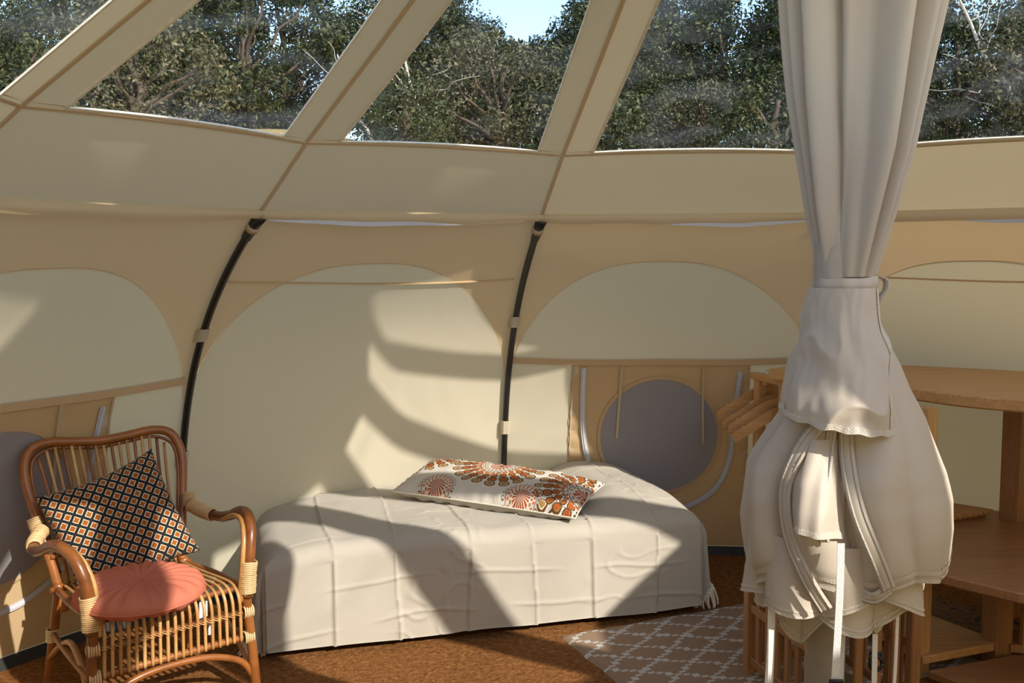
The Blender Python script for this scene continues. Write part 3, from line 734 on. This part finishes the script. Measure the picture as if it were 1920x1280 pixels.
post(1.440, 3.36, 0, .955, .056, .55, 'wood'); post(2.06, 3.93, 0, .955, .085, .5, 'wood_dark'); post(1.115, 4.36, 0, .93, .042, .4, 'wood'); post(1.165, 4.125, 0, .955, .045, .4, 'wood')
post(1.765, 3.455, .0, .37, .075, .3, 'wood_dark'); post(2.30, 3.20, 0, .955, .056, .5, 'wood')
board('top_rail', L3((1.12, 4.31, .928)), L3((1.44, 4.43, .928)), .04, .045, 'wood', sh); board('top_rail', L3((1.20, 4.11, .925)), L3((1.43, 3.40, .925)), .022, .058, 'wood', sh)
board('end_rail', L3((1.095, 4.39, .940)), L3((1.18, 4.10, .940)), .04, .03, 'wood', sh)
board('hanging_rail', L3((1.176, 4.42, .934)), L3((1.176, 4.15, .934)), .022, .022, 'wood', sh)
front2 = [(1.405, 3.33), (1.50, 3.20), (1.63, 3.06), (1.80, 2.97), (2.05, 2.95), (2.35, 3.05)]
slab('middle_shelf', loc2(front2 + arcp(2.66, radians(58), radians(32), 8) + [(1.62, 3.86)]), .362, .400, 'wood_dark', sh, .006)
slab('lower_shelf', loc2([(1.43, 3.30), (1.775, 3.43), (1.62, 3.71), (1.30, 3.78)]), .055, .085, 'wood', sh, .004)
slab('base_board', loc2([(1.44, 3.27), (1.80, 3.40), (2.3, 3.30), (2.3, 2.85), (1.70, 2.85)]), .02, .05, 'wood_dark', sh, .004)
for i in range(4):
    x = 1.85 + i * .075; y = 3.42 - i * .02; board('slat', L3((x, y, .05)), L3((x, y, .362)), .03, .03, 'wood', sh)
board('slat_rail', L3((1.80, 3.43, .065)), L3((2.25, 3.32, .065)), .03, .03, 'wood_dark', sh)
# slatted rack on the shelf
rk = empty('slatted_rack', (1.87, 3.90, .400)); d2 = Vector((.92, .39, 0)).normalized(); d1 = Vector((-.75, .66, 0)).normalized()
for i in range(9):
    b0 = d2 * (-.115 + i * .029); board('slat', b0 + Vector((0, 0, .026)), b0 + d1 * .24 + Vector((0, 0, .026)), .010, .020, 'wood', rk)
for t in (.04, .19): board('cross_bar', d2 * -.125 + d1 * t + Vector((0, 0, .008)), d2 * .125 + d1 * t + Vector((0, 0, .008)), .02, .016, 'wood_dark', rk)
tag(rk, 'small slatted wooden rack standing on the middle shelf', 'rack')

# four wooden hangers on the rail
def hanger_mesh():
    ol = []
    top = [(0, .012), (.06, -.004), (.12, -.036), (.17, -.066), (.182, -.078), (.19, -.072), (.197, -.083), (.225, -.101), (.234, -.108), (.236, -.118)]
    bot = [(.232, -.142), (.224, -.148), (.17, -.116), (.10, -.074), (.04, -.046), (0, -.040)]
    right = top + bot; full = right + [(-x, z) for x, z in right[::-1]][1:-1]
    n = len(full); v = [(x, -.006, z) for x, z in full] + [(x, .006, z) for x, z in full]
    f = [tuple(range(n)), tuple(range(2 * n - 1, n - 1, -1))] + [(i, i + n, (i + 1) % n + n, (i + 1) % n) for i in range(n)]
    return v, f
hv, hf = hanger_mesh(); hm = None
for i, (x, y, z, ry, rz) in enumerate(((1.160, 4.40, .888, -1, 6), (1.172, 4.33, .850, 0, 3), (1.180, 4.26, .850, -2, 2), (1.192, 4.20, .822, -1, 0))):
    h = empty('coat_hanger', (x, y, z)); h.rotation_euler = (0, radians(ry), radians(rz)); b = mesh('hanger_bar', hv, hf, 'wood', h, False)
    hk = [(0, 0, .005), (0, 0, .03), (.012, 0, .045), (.014, 0, .062), (0, 0, .075), (-.014, 0, .062)]
    tube('hook', hk, .0018, 'steel', h, 6, 6)
    tag(h, ('flat wooden coat hanger hung nearest the canvas wall, highest of the row', 'flat wooden coat hanger hung second from the canvas wall', 'flat wooden coat hanger with deep notch, hung third from the canvas wall', 'flat wooden coat hanger hung lowest, right behind the shelving post')[i], 'hanger', 'coat hangers under the counter')

# slatted stool by the centre pole
st = empty('slatted_stool', (.95, 2.92, 0)); tag(st, 'low wooden slatted stool standing behind the centre pole', 'stool')
se1 = Vector((-.25, .968, 0)); se2 = Vector((.968, .25, 0)); SL, SW, SH = .45, .33, .40
for a in (0, SL):
    for b in (0, SW): p = se1 * a + se2 * b; board('leg', p, p + Vector((0, 0, SH)), .035, .035, 'wood_dark', st, se1)
for b in (0, SW):
    for z in (.06, .25, SH - .02): board('rail', se1 * .0 + se2 * b + Vector((0, 0, z)), se1 * SL + se2 * b + Vector((0, 0, z)), .018, .03, 'wood_dark', st)
    for i in range(1, 7): p = se1 * (SL * i / 7) + se2 * b; board('slat', p + Vector((0, 0, .05)), p + Vector((0, 0, SH - .02)), .026, .014, 'wood_dark', st, se2)
for a in (0, SL):
    for z in (.06, SH - .02): board('rail', se1 * a + Vector((0, 0, z)), se1 * a + se2 * SW + Vector((0, 0, z)), .018, .03, 'wood_dark', st)
    for i in range(1, 5): p = se1 * a + se2 * (SW * i / 5); board('slat', p + Vector((0, 0, .05)), p + Vector((0, 0, SH - .02)), .030, .014, 'wood_dark', st, se1)
for i in range(8): p = se2 * (SW * (i + .5) / 8) + Vector((0, 0, SH)); board('seat_slat', p + se1 * -.02, p + se1 * (SL + .02), .033, .016, 'wood', st)

# ------------------------------------------------------------------ centre pole and gathered canvas curtain
cpole = empty('centre_pole', (XC, YC, 0)); v, f = tube_geo([Vector((0, 0, z)) for z in (.01, .9, 1.8, 2.6, 3.06)], .0375, 24); mesh('tube', v, f, 'steel', cpole)
v, f = tube_geo([Vector((0, 0, z)) for z in (0, .012)], .09, 24); mesh('foot_plate', v, f, 'steel', cpole); v, f = tube_geo([Vector((0, 0, z)) for z in (1.0, 1.03)], .043, 24); mesh('joint_collar', v, f, 'black', cpole)
tag(cpole, 'grey round centre pole standing inside the gathered canvas bundle', 'pole')
cu = empty('gathered_curtain', (XC, YC, 0)); tag(cu, 'cream canvas curtain gathered and tied round the centre pole', 'curtain')
def nz(*a): return noise.noise(a)
# upper drape
ZU = [1.452, 1.50, 1.58, 1.68, 1.78, 1.965, 2.2, 2.6, 3.1]; RU = [.050, .062, .082, .104, .120, .143, .150, .125, .07]; XU = [.023, .025, .028, .034, .036, .040, .035, .02, 0.]
def upper(u, v):
    z = lerp(1.452, 2.95, v ** 1.25); a = 2 * pi * u; R = interp(z, ZU, RU); x0 = interp(z, ZU, XU)
    aw = a + .30 * sin(2 * a + .7) + .16 * sin(3 * a + 2.1 + z * .4) + .10 * nz(cos(a) * 1.5, sin(a) * 1.5, z * 1.1)
    c = cos(5.5 * aw + .3 * sin(z * 2.1)) ; fold = 1 - abs(c) ** .75
    c2 = sin(13 * a + 2.2 * nz(cos(a) * 2, sin(a) * 2, z * 1.7 + 4))
    dep = .40 * sstep(1.40, 1.62, z) + .14
    r = R * (1.03 - dep * fold + .035 * c2 + .07 * nz(cos(a) * 1.3, sin(a) * 1.3, z * 3.1))
    return (x0 + r * cos(a), r * sin(a), z)
mesh('upper_drape', *grid(220, 130, upper, True)[:2], 'curtain', cu)
# tie band
def tie(u, v):
    a = 2 * pi * u; r = .0555 + .003 * sin(pi * v) + .0015 * sin(9 * a); return (.021 + r * cos(a), r * sin(a) * 1.0, 1.428 + .026 * v + .006 * sin(a + .6))
tb = mesh('tie_band', *grid(60, 6, tie, True)[:2], 'curtain', cu)
v, f = ribbon_geo(spline([(.074, -.02, 1.452), (.086, -.024, 1.447), (.089, -.022, 1.430), (.080, -.020, 1.415), (.076, -.018, 1.405)], 6), Vector((.35, -.93, 0)), .014); mesh('tie_end', v, f, 'curtain_tape', tb)
# bulging lower skirt
ZB = [.90, .935, .985, 1.04, 1.09, 1.19, 1.245, 1.29, 1.335, 1.38, 1.455]; RB = [.185, .191, .194, .190, .179, .133, .112, .095, .077, .061, .050]; XB = [.030, .030, .031, .031, .030, .040, .030, .027, .020, .018, .019]
def hem_z(a):   # a measured from +x, camera side is -y
    return .905 - .030 * cos(a + pi) * .9 + .018 * sin(2 * a) + .012 * sin(5 * a + 1)
def skirt(u, v):
    a = 2 * pi * u; z = lerp(1.45, hem_z(a), v); R = interp(z, ZB, RB); x0 = interp(z, ZB, XB)
    right = .5 + .5 * cos(a + .35)         # right flank hangs smooth, front left is bunched
    k = sstep(1.36, 1.12, z) * (1 - .80 * sstep(.45, .9, right))
    c = abs(cos(4.5 * a + 1.2 * nz(cos(a), sin(a), z * 5) + .5)) ** .7
    r = R * (1 + .02 * k - .30 * k * (1 - c) + .06 * k * nz(cos(a) * 3, sin(a) * 3, z * 9) + .025 * nz(cos(a) * 2 + 5, sin(a) * 2, z * 12))
    r *= 1 - .06 * sstep(.93, 1., v) * (1 - right)
    return (x0 + r * cos(a), r * sin(a) * .93, z)
sk_ = mesh('skirt', *grid(230, 90, skirt, True)[:2], 'curtain', cu)
def off(p, d): q = Vector(p); c = Vector((.03, 0, q.z)); return q + (q - c).normalized() * d
def hemband(fn, name, v0, v1, parent, d=.002, n=200):
    mesh(name, *grid(n, 3, lambda u, v: off(fn(u, lerp(v0, v1, v)), d), True)[:2], 'curtain_tape', parent)
hemband(skirt, 'hem_stitching', .955, .972, sk_, .0016); hemband(skirt, 'hem_stitching', .985, 1.0, sk_, .0016)
# wrapped collar panel: overlaps the skirt from the tie down
def collar(u, v):
    a = lerp(radians(165), radians(318), u); zl = lerp(1.205, 1.176, u) + .0015 * sin(u * 40); z = lerp(1.432, zl, v)
    R = interp(z, [1.17, 1.19, 1.25, 1.335, 1.40, 1.455], [.098, .096, .088, .072, .060, .0525]); x0 = interp(z, [1.17, 1.25, 1.335, 1.455], [-.004, .004, .014, .020])
    dg = .005 * (1 - 2 * abs(sin(22 * (z * .8 - u * .22) + 2.5 * nz(u * 3, z * 9, 1)))) * sstep(.08, .4, v) + .004 * nz(u * 5, z * 14, 2) * sstep(.0, .3, v) + .002 * nz(u * 14, z * 30, 7)
    r = R + dg + .008
    return (x0 + r * cos(a), r * sin(a) * (1.12 + .25 * sstep(.0, .5, v)) - .035 * sstep(.2, 1, v), z)
co = mesh('collar_panel', *grid(90, 70, collar)[:2], 'curtain', cu)
mesh('hem_stitching', *grid(90, 3, lambda u, v: off(collar(u, lerp(.955, 1.004, v)), .0025 + .0006 * sin(u * 120)))[:2], 'curtain_tape', co)
mesh('hem_stitching', *grid(3, 60, lambda u, v: off(collar(lerp(.93, .97, u), v), .002))[:2], 'curtain_tape', co)
# inner layers hanging below the skirt
def layer(R0, R1, zt, zb, n, ph, dip):
    def fn(u, v):
        a = 2 * pi * u; hz = zb + dip * sin(a * n + ph) + .015 * sin(3 * a + ph * 2) + .012 * cos(a - .4); z = lerp(zt, hz, v)
        c = abs(cos(n * .5 * a * 2 + ph + nz(cos(a), sin(a), z * 4))) ** .8
        r = lerp(R0, R1, v) * (1 - .24 * (1 - c) * sstep(.1, .9, v) + .05 * nz(cos(a) * 2, sin(a) * 2, z * 8 + ph))
        return (.012 + r * cos(a), r * sin(a), z)
    return fn
for R0, R1, zt, zb, n, ph, dip in ((.155, .172, .98, .862, 4, .4, .020), (.125, .150, .97, .838, 3, 1.9, .022), (.085, .100, .95, .812, 3, .2, .026)):
    fn = layer(R0, R1, zt, zb, n, ph, dip); lo = mesh('inner_layer', *grid(160, 34, fn, True)[:2], 'curtain', cu)
    hemband(fn, 'hem_stitching', .90, .93, lo, .0016, 160); hemband(fn, 'hem_stitching', .965, 1.0, lo, .0016, 160)
# seam bands looping over the front of the skirt
def sband(name, pts, w, dd=.010, tilt=0):
    """pts: (angle deg, z, outset)"""
    P = []
    for a, z, o in pts:
        A = radians(a) % (2 * pi); vv = (1.45 - z) / (1.45 - hem_z(A)); q = Vector(skirt(A / (2 * pi), min(1, vv))); q.z = z; P.append(off(q, o))
    P = spline(P, 10)
    def side(i):
        t = (P[min(i + 1, len(P) - 1)] - P[max(i - 1, 0)]).normalized(); nr = Vector((P[i].x - .03, P[i].y, 0)).normalized(); s = t.cross(nr).normalized(); return (s * cos(tilt) + nr * sin(tilt)).normalized()
    v, f = ribbon_geo(P, side, w, .003); o = mesh(name, v, f, 'curtain', cu)
    for e in (-.32, .32):
        v, f = ribbon_geo([p + side(i) * (w * e) + (p - Vector((.03, 0, p.z))).normalized() * .0015 for i, p in enumerate(P)], side, .0035, .0025); mesh('stitching', v, f, 'curtain_tape', o)
    return o
sband('seam_band', [(232, 1.20, .004), (222, 1.14, .012), (217, 1.07, .014), (222, .99, .012), (234, .92, .010), (244, .868, .004)], .026)
sband('seam_band', [(248, 1.20, .006), (252, 1.13, .014), (259, 1.05, .016), (268, .97, .014), (275, .915, .012)], .026)
sband('seam_band', [(275, .915, .012), (268, .896, .016), (260, .905, .008), (258, .94, -.005), (262, .985, -.02)], .022)
sband('seam_band', [(238, 1.20, .006), (240, 1.12, .010), (241, 1.05, .008), (243, .995, .012)], .018)
# small turned flap between the bands
def flap(u, v):
    a = radians(lerp(228, 252, u)); z = lerp(1.165, 1.010 - .012 * u, v); A = a / (2 * pi); q = Vector(skirt(A, min(1, (1.45 - z) / (1.45 - hem_z(a)))))
    return off((q.x, q.y, z), .010 + .012 * sin(pi * u) * v + .004 * sin(u * 14) * v)
fo = mesh('turned_flap', *grid(26, 24, flap)[:2], 'curtain', cu)
mesh('hem_stitching', *grid(26, 2, lambda u, v: off(flap(u, lerp(.93, 1.0, v)), .002))[:2], 'curtain_tape', fo)
# webbing straps with buckles
def strap(x, y, z0, z1, w=.011, sway=0., buckle=False, yaw=0.):
    pts = spline([(x, y, z0), (x + sway * .15, y - .002, lerp(z0, z1, .35)), (x + sway * .6, y, lerp(z0, z1, .7)), (x + sway, y + .003, z1)], 8)
    s0 = Vector((cos(yaw), sin(yaw), 0)); v, f = ribbon_geo(pts, s0, w, .0016); o = mesh('webbing_strap', v, f, 'webbing', cu, False)
    if buckle:
        c = Vector((x + sway, y - .002, z1)); geo = []
        ring = [c + Vector((cos(t) * .0115, -.003, sin(t) * .014 - .008)) for t in [2 * pi * i / 16 for i in range(17)]]; geo.append(tube_geo(ring, .0036, 6))
        geo.append(tube_geo([c + Vector((-.012, -.003, .012)), c + Vector((.012, -.003, .012))], .0034, 6))
        for sg in (-1, 1): geo.append(tube_geo([c + Vector((sg * .0105, -.003, .012)), c + Vector((sg * .0115, -.003, -.008))], .003, 6))
        mesh('buckle', *joinv(geo), 'black', o)
    return o
strap(-.040, -.192, 1.000, .745, .0125, -.004, True)
strap(-.128, -.085, .880, .50, .013, -.018, False, .25)
strap(-.110, -.030, .850, .45, .010, -.012, False, .2)
strap(-.004, -.105, .835, .45, .0115, -.022, False, -.3)
strap(.060, -.095, .800, .45, .010, .004, False, .1)
strap(.074, -.050, .845, .735, .0105, .004, True, .6)
strap(.118, -.050, .880, .45, .0085, -.010, False, .5)

# ------------------------------------------------------------------ outside
def gz(x, y):
    r = sqrt(x * x + y * y); az = atan2(x, y); back = sstep(1.45, .95, abs(az))
    return -.03 + back * (2.5 * sstep(5.2, 13.5, r) + 1.4 * sstep(13, 30, r) + .62 * math.exp(-((az + .235) / .2) ** 2 - ((r - 12.5) / 3.5) ** 2))
def gpt(u, v):
    a = 2 * pi * u; r = 90 * v ** 1.8 + .001; x = r * sin(a); y = r * cos(a); z = gz(x, y) + .06 * nz(x * .5, y * .5, 3) * sstep(5, 8, r); return (x, y, z - .0)
g = mesh('ground', *grid(420, 170, gpt, True)[:2], 'ground'); tag(g, 'dry grassy ground rising into a bank behind the tent', None, None, 'structure')

def leaf_geo(rng, n_cl, crown, clr, per, ls, flat=.8):
    """leaf quads on the skins of clumps filling an ellipsoid crown"""
    V = []; F = []; cls = []
    for i in range(n_cl):
        while True:
            p = Vector((rng.uniform(-1, 1), rng.uniform(-1, 1), rng.uniform(-1, 1)))
            if .25 < p.length < 1: break
        p = p * (p.length ** -.45); cls.append((Vector((p.x * crown[0], p.y * crown[1], crown[2] * (p.z + 1) + crown[3])), rng.uniform(*clr)))
    for c, r in cls:
        for j in range(per):
            d = Vector((rng.gauss(0, 1), rng.gauss(0, 1), rng.gauss(0, 1) * flat)).normalized(); p = c + d * r * rng.uniform(.55, 1.08)
            nrm = (d + Vector((rng.gauss(0, .6), rng.gauss(0, .6), rng.gauss(0, .6) + .3))).normalized(); a = nrm.orthogonal().normalized(); a.rotate(Quaternion(nrm, rng.uniform(0, 6.28))); b = nrm.cross(a)
            l = ls * rng.uniform(.7, 1.4); w = l * .46; k = len(V)
            V += [p - a * l * .5, p + b * w * .5 + nrm * l * .06, p + a * l * .5, p - b * w * .5 + nrm * l * .06]; F.append((k, k + 1, k + 2, k + 3))
    return V, F, cls
def limb(rng, a, b, r0, r1, wob=.12, n=6):
    pts = []
    L = (b - a).length
    for i in range(n + 1):
        t = i / n; q = a.lerp(b, t)
        if 0 < i < n: q += Vector((rng.gauss(0, 1), rng.gauss(0, 1), rng.gauss(0, .5))) * wob * L / n
        pts.append(q)
    return tube_geo(spline(pts, 3), lambda t: lerp(r0, r1, t), 7)
def tree_proto(seed, H, Rc, n_cl, leaf, per=230, ls=.092):
    rng = random.Random(seed); base = H * .12
    V, F, cls = leaf_geo(rng, n_cl, (Rc, Rc, (H - base) / 2, base), (.22, .50), per, ls)
    me = bpy.data.meshes.new('foliage'); me.from_pydata(V, [], F); me.materials.append(M[leaf])
    geo = [limb(rng, Vector((0, 0, -.3)), Vector((rng.uniform(-.2, .2), rng.uniform(-.2, .2), H * .8)), .11, .03, .25)]
    for c, r in cls[::max(1, n_cl // 16)]: geo.append(limb(rng, Vector((0, 0, max(.2, c.z * .5))), c, .04, .010))
    mt = bpy.data.meshes.new('trunk'); v, f = joinv(geo); mt.from_pydata([tuple(p) for p in v], [], f); mt.materials.append(M['bark']); mt.polygons.foreach_set('use_smooth', [True] * len(mt.polygons))
    return me, mt
protos = {'dark': [tree_proto(3, 4.6, 1.7, 75, 'leaf_dark'), tree_proto(5, 5.2, 1.5, 75, 'leaf_dark')], 'mid': [tree_proto(8, 4.2, 1.6, 70, 'leaf_mid'), tree_proto(9, 3.6, 1.7, 65, 'leaf_mid')], 'dry': [tree_proto(11, 2.2, 1.2, 42, 'leaf_dry', 190, .075), tree_proto(12, 1.7, 1.0, 34, 'leaf_mid', 190, .07)]}
def plant(kind, i, azd, r, s, label, name, group, sz=1.):
    me, mt = protos[kind][i % len(protos[kind])]; a = radians(azd); x, y = r * sin(a), r * cos(a)
    root = empty(name, (x, y, gz(x, y) - .1), (azd * 1.7 + i) % 6.28); root.scale = (s, s, s * sz)
    link('foliage', me, None, root); link('trunk', mt, None, root); tag(root, label, 'tree' if name != 'bush' else 'bush', group); return root
rt = random.Random(21)
DL = ('tall broad-crowned dark green tree on the bank behind the tent', 'tall narrow-crowned dark green tree on the bank behind the tent')
ML = ('rounded mid green tree on the bank, shorter than the dark trees behind', 'squat spreading mid green tree on the bank before the dark trees')
BLB = ('low pale dry bush on the bank just above the roof band', 'low green bush on the bank just above the roof band')
for i in range(14):
    plant('dark', i + 1, -50 + i * 7.4 + rt.uniform(-1.5, 1.5), rt.uniform(20.5, 22), rt.uniform(.58, .80), 'distant dark green tree at the back of the wood behind the tent', 'distant_tree', 'distant trees at the back of the wood')
G1, G2, G3 = 'dark trees on the bank behind the tent', 'mid green trees on the bank behind the tent', 'low bushes on the bank behind the tent'
for i in range(17):
    azd = -46 + i * 5.7 + rt.uniform(-1.2, 1.2); plant('dark', i, azd, rt.uniform(16.5, 18.5), rt.uniform(.58, .88), DL[i % 2], 'dark_tree', G1 + (' with broad crowns', ' with narrow crowns')[i % 2])
for i in range(15):
    azd = -44 + i * 6.1 + rt.uniform(-1.5, 1.5)
    plant('mid', i, azd, rt.uniform(13.8, 15.6), rt.uniform(.55, .82), ML[i % 2], 'green_tree', G2 + (', rounded', ', squat')[i % 2])
for i in range(17):
    azd = -42 + i * 5.2 + rt.uniform(-1.2, 1.2)
    if -16.5 < azd < -10.5: continue
    plant('dry', i, azd, rt.uniform(11.4, 13.0), rt.uniform(.55, .95), BLB[i % 2], 'bush', G3 + (', dry', ', green')[i % 2])
def dead_tree(azd, r, h, lean, seed, label, th=1.):
    rng = random.Random(seed); a = radians(azd); x, y = r * sin(a), r * cos(a); root = empty('dead_branch', (x, y, gz(x, y) - .1))
    tip = Vector((lean, 0, h)); mesh('stem', *limb(rng, Vector((0, 0, 0)), tip, .075 * th, .02 * th, .12), 'dead', root)
    for i in range(9):
        t = rng.uniform(.35, .95); p = tip * t; d = Vector((rng.uniform(-1, 1) + lean * .3, rng.uniform(-.4, .4), rng.uniform(.1, .9))).normalized() * rng.uniform(.35, .9); mesh('twig', *limb(rng, p, p + d, .028 * (1.2 - t) * th, .006 * th, .2), 'dead', root)
    tag(root, label, 'tree')
dead_tree(28.4, 12.2, 2.05, -1.05, 4, 'bare pale dead branch leaning in front of dark trees beside the curtain', .55)
dead_tree(-7.4, 11.6, 1.3, -.5, 6, 'small bare pale shrub with forked twigs among the bushes', .4)
dead_tree(-5.0, 12.0, 1.9, -.3, 9, 'slender bare pale sapling standing between green bushes', .4)
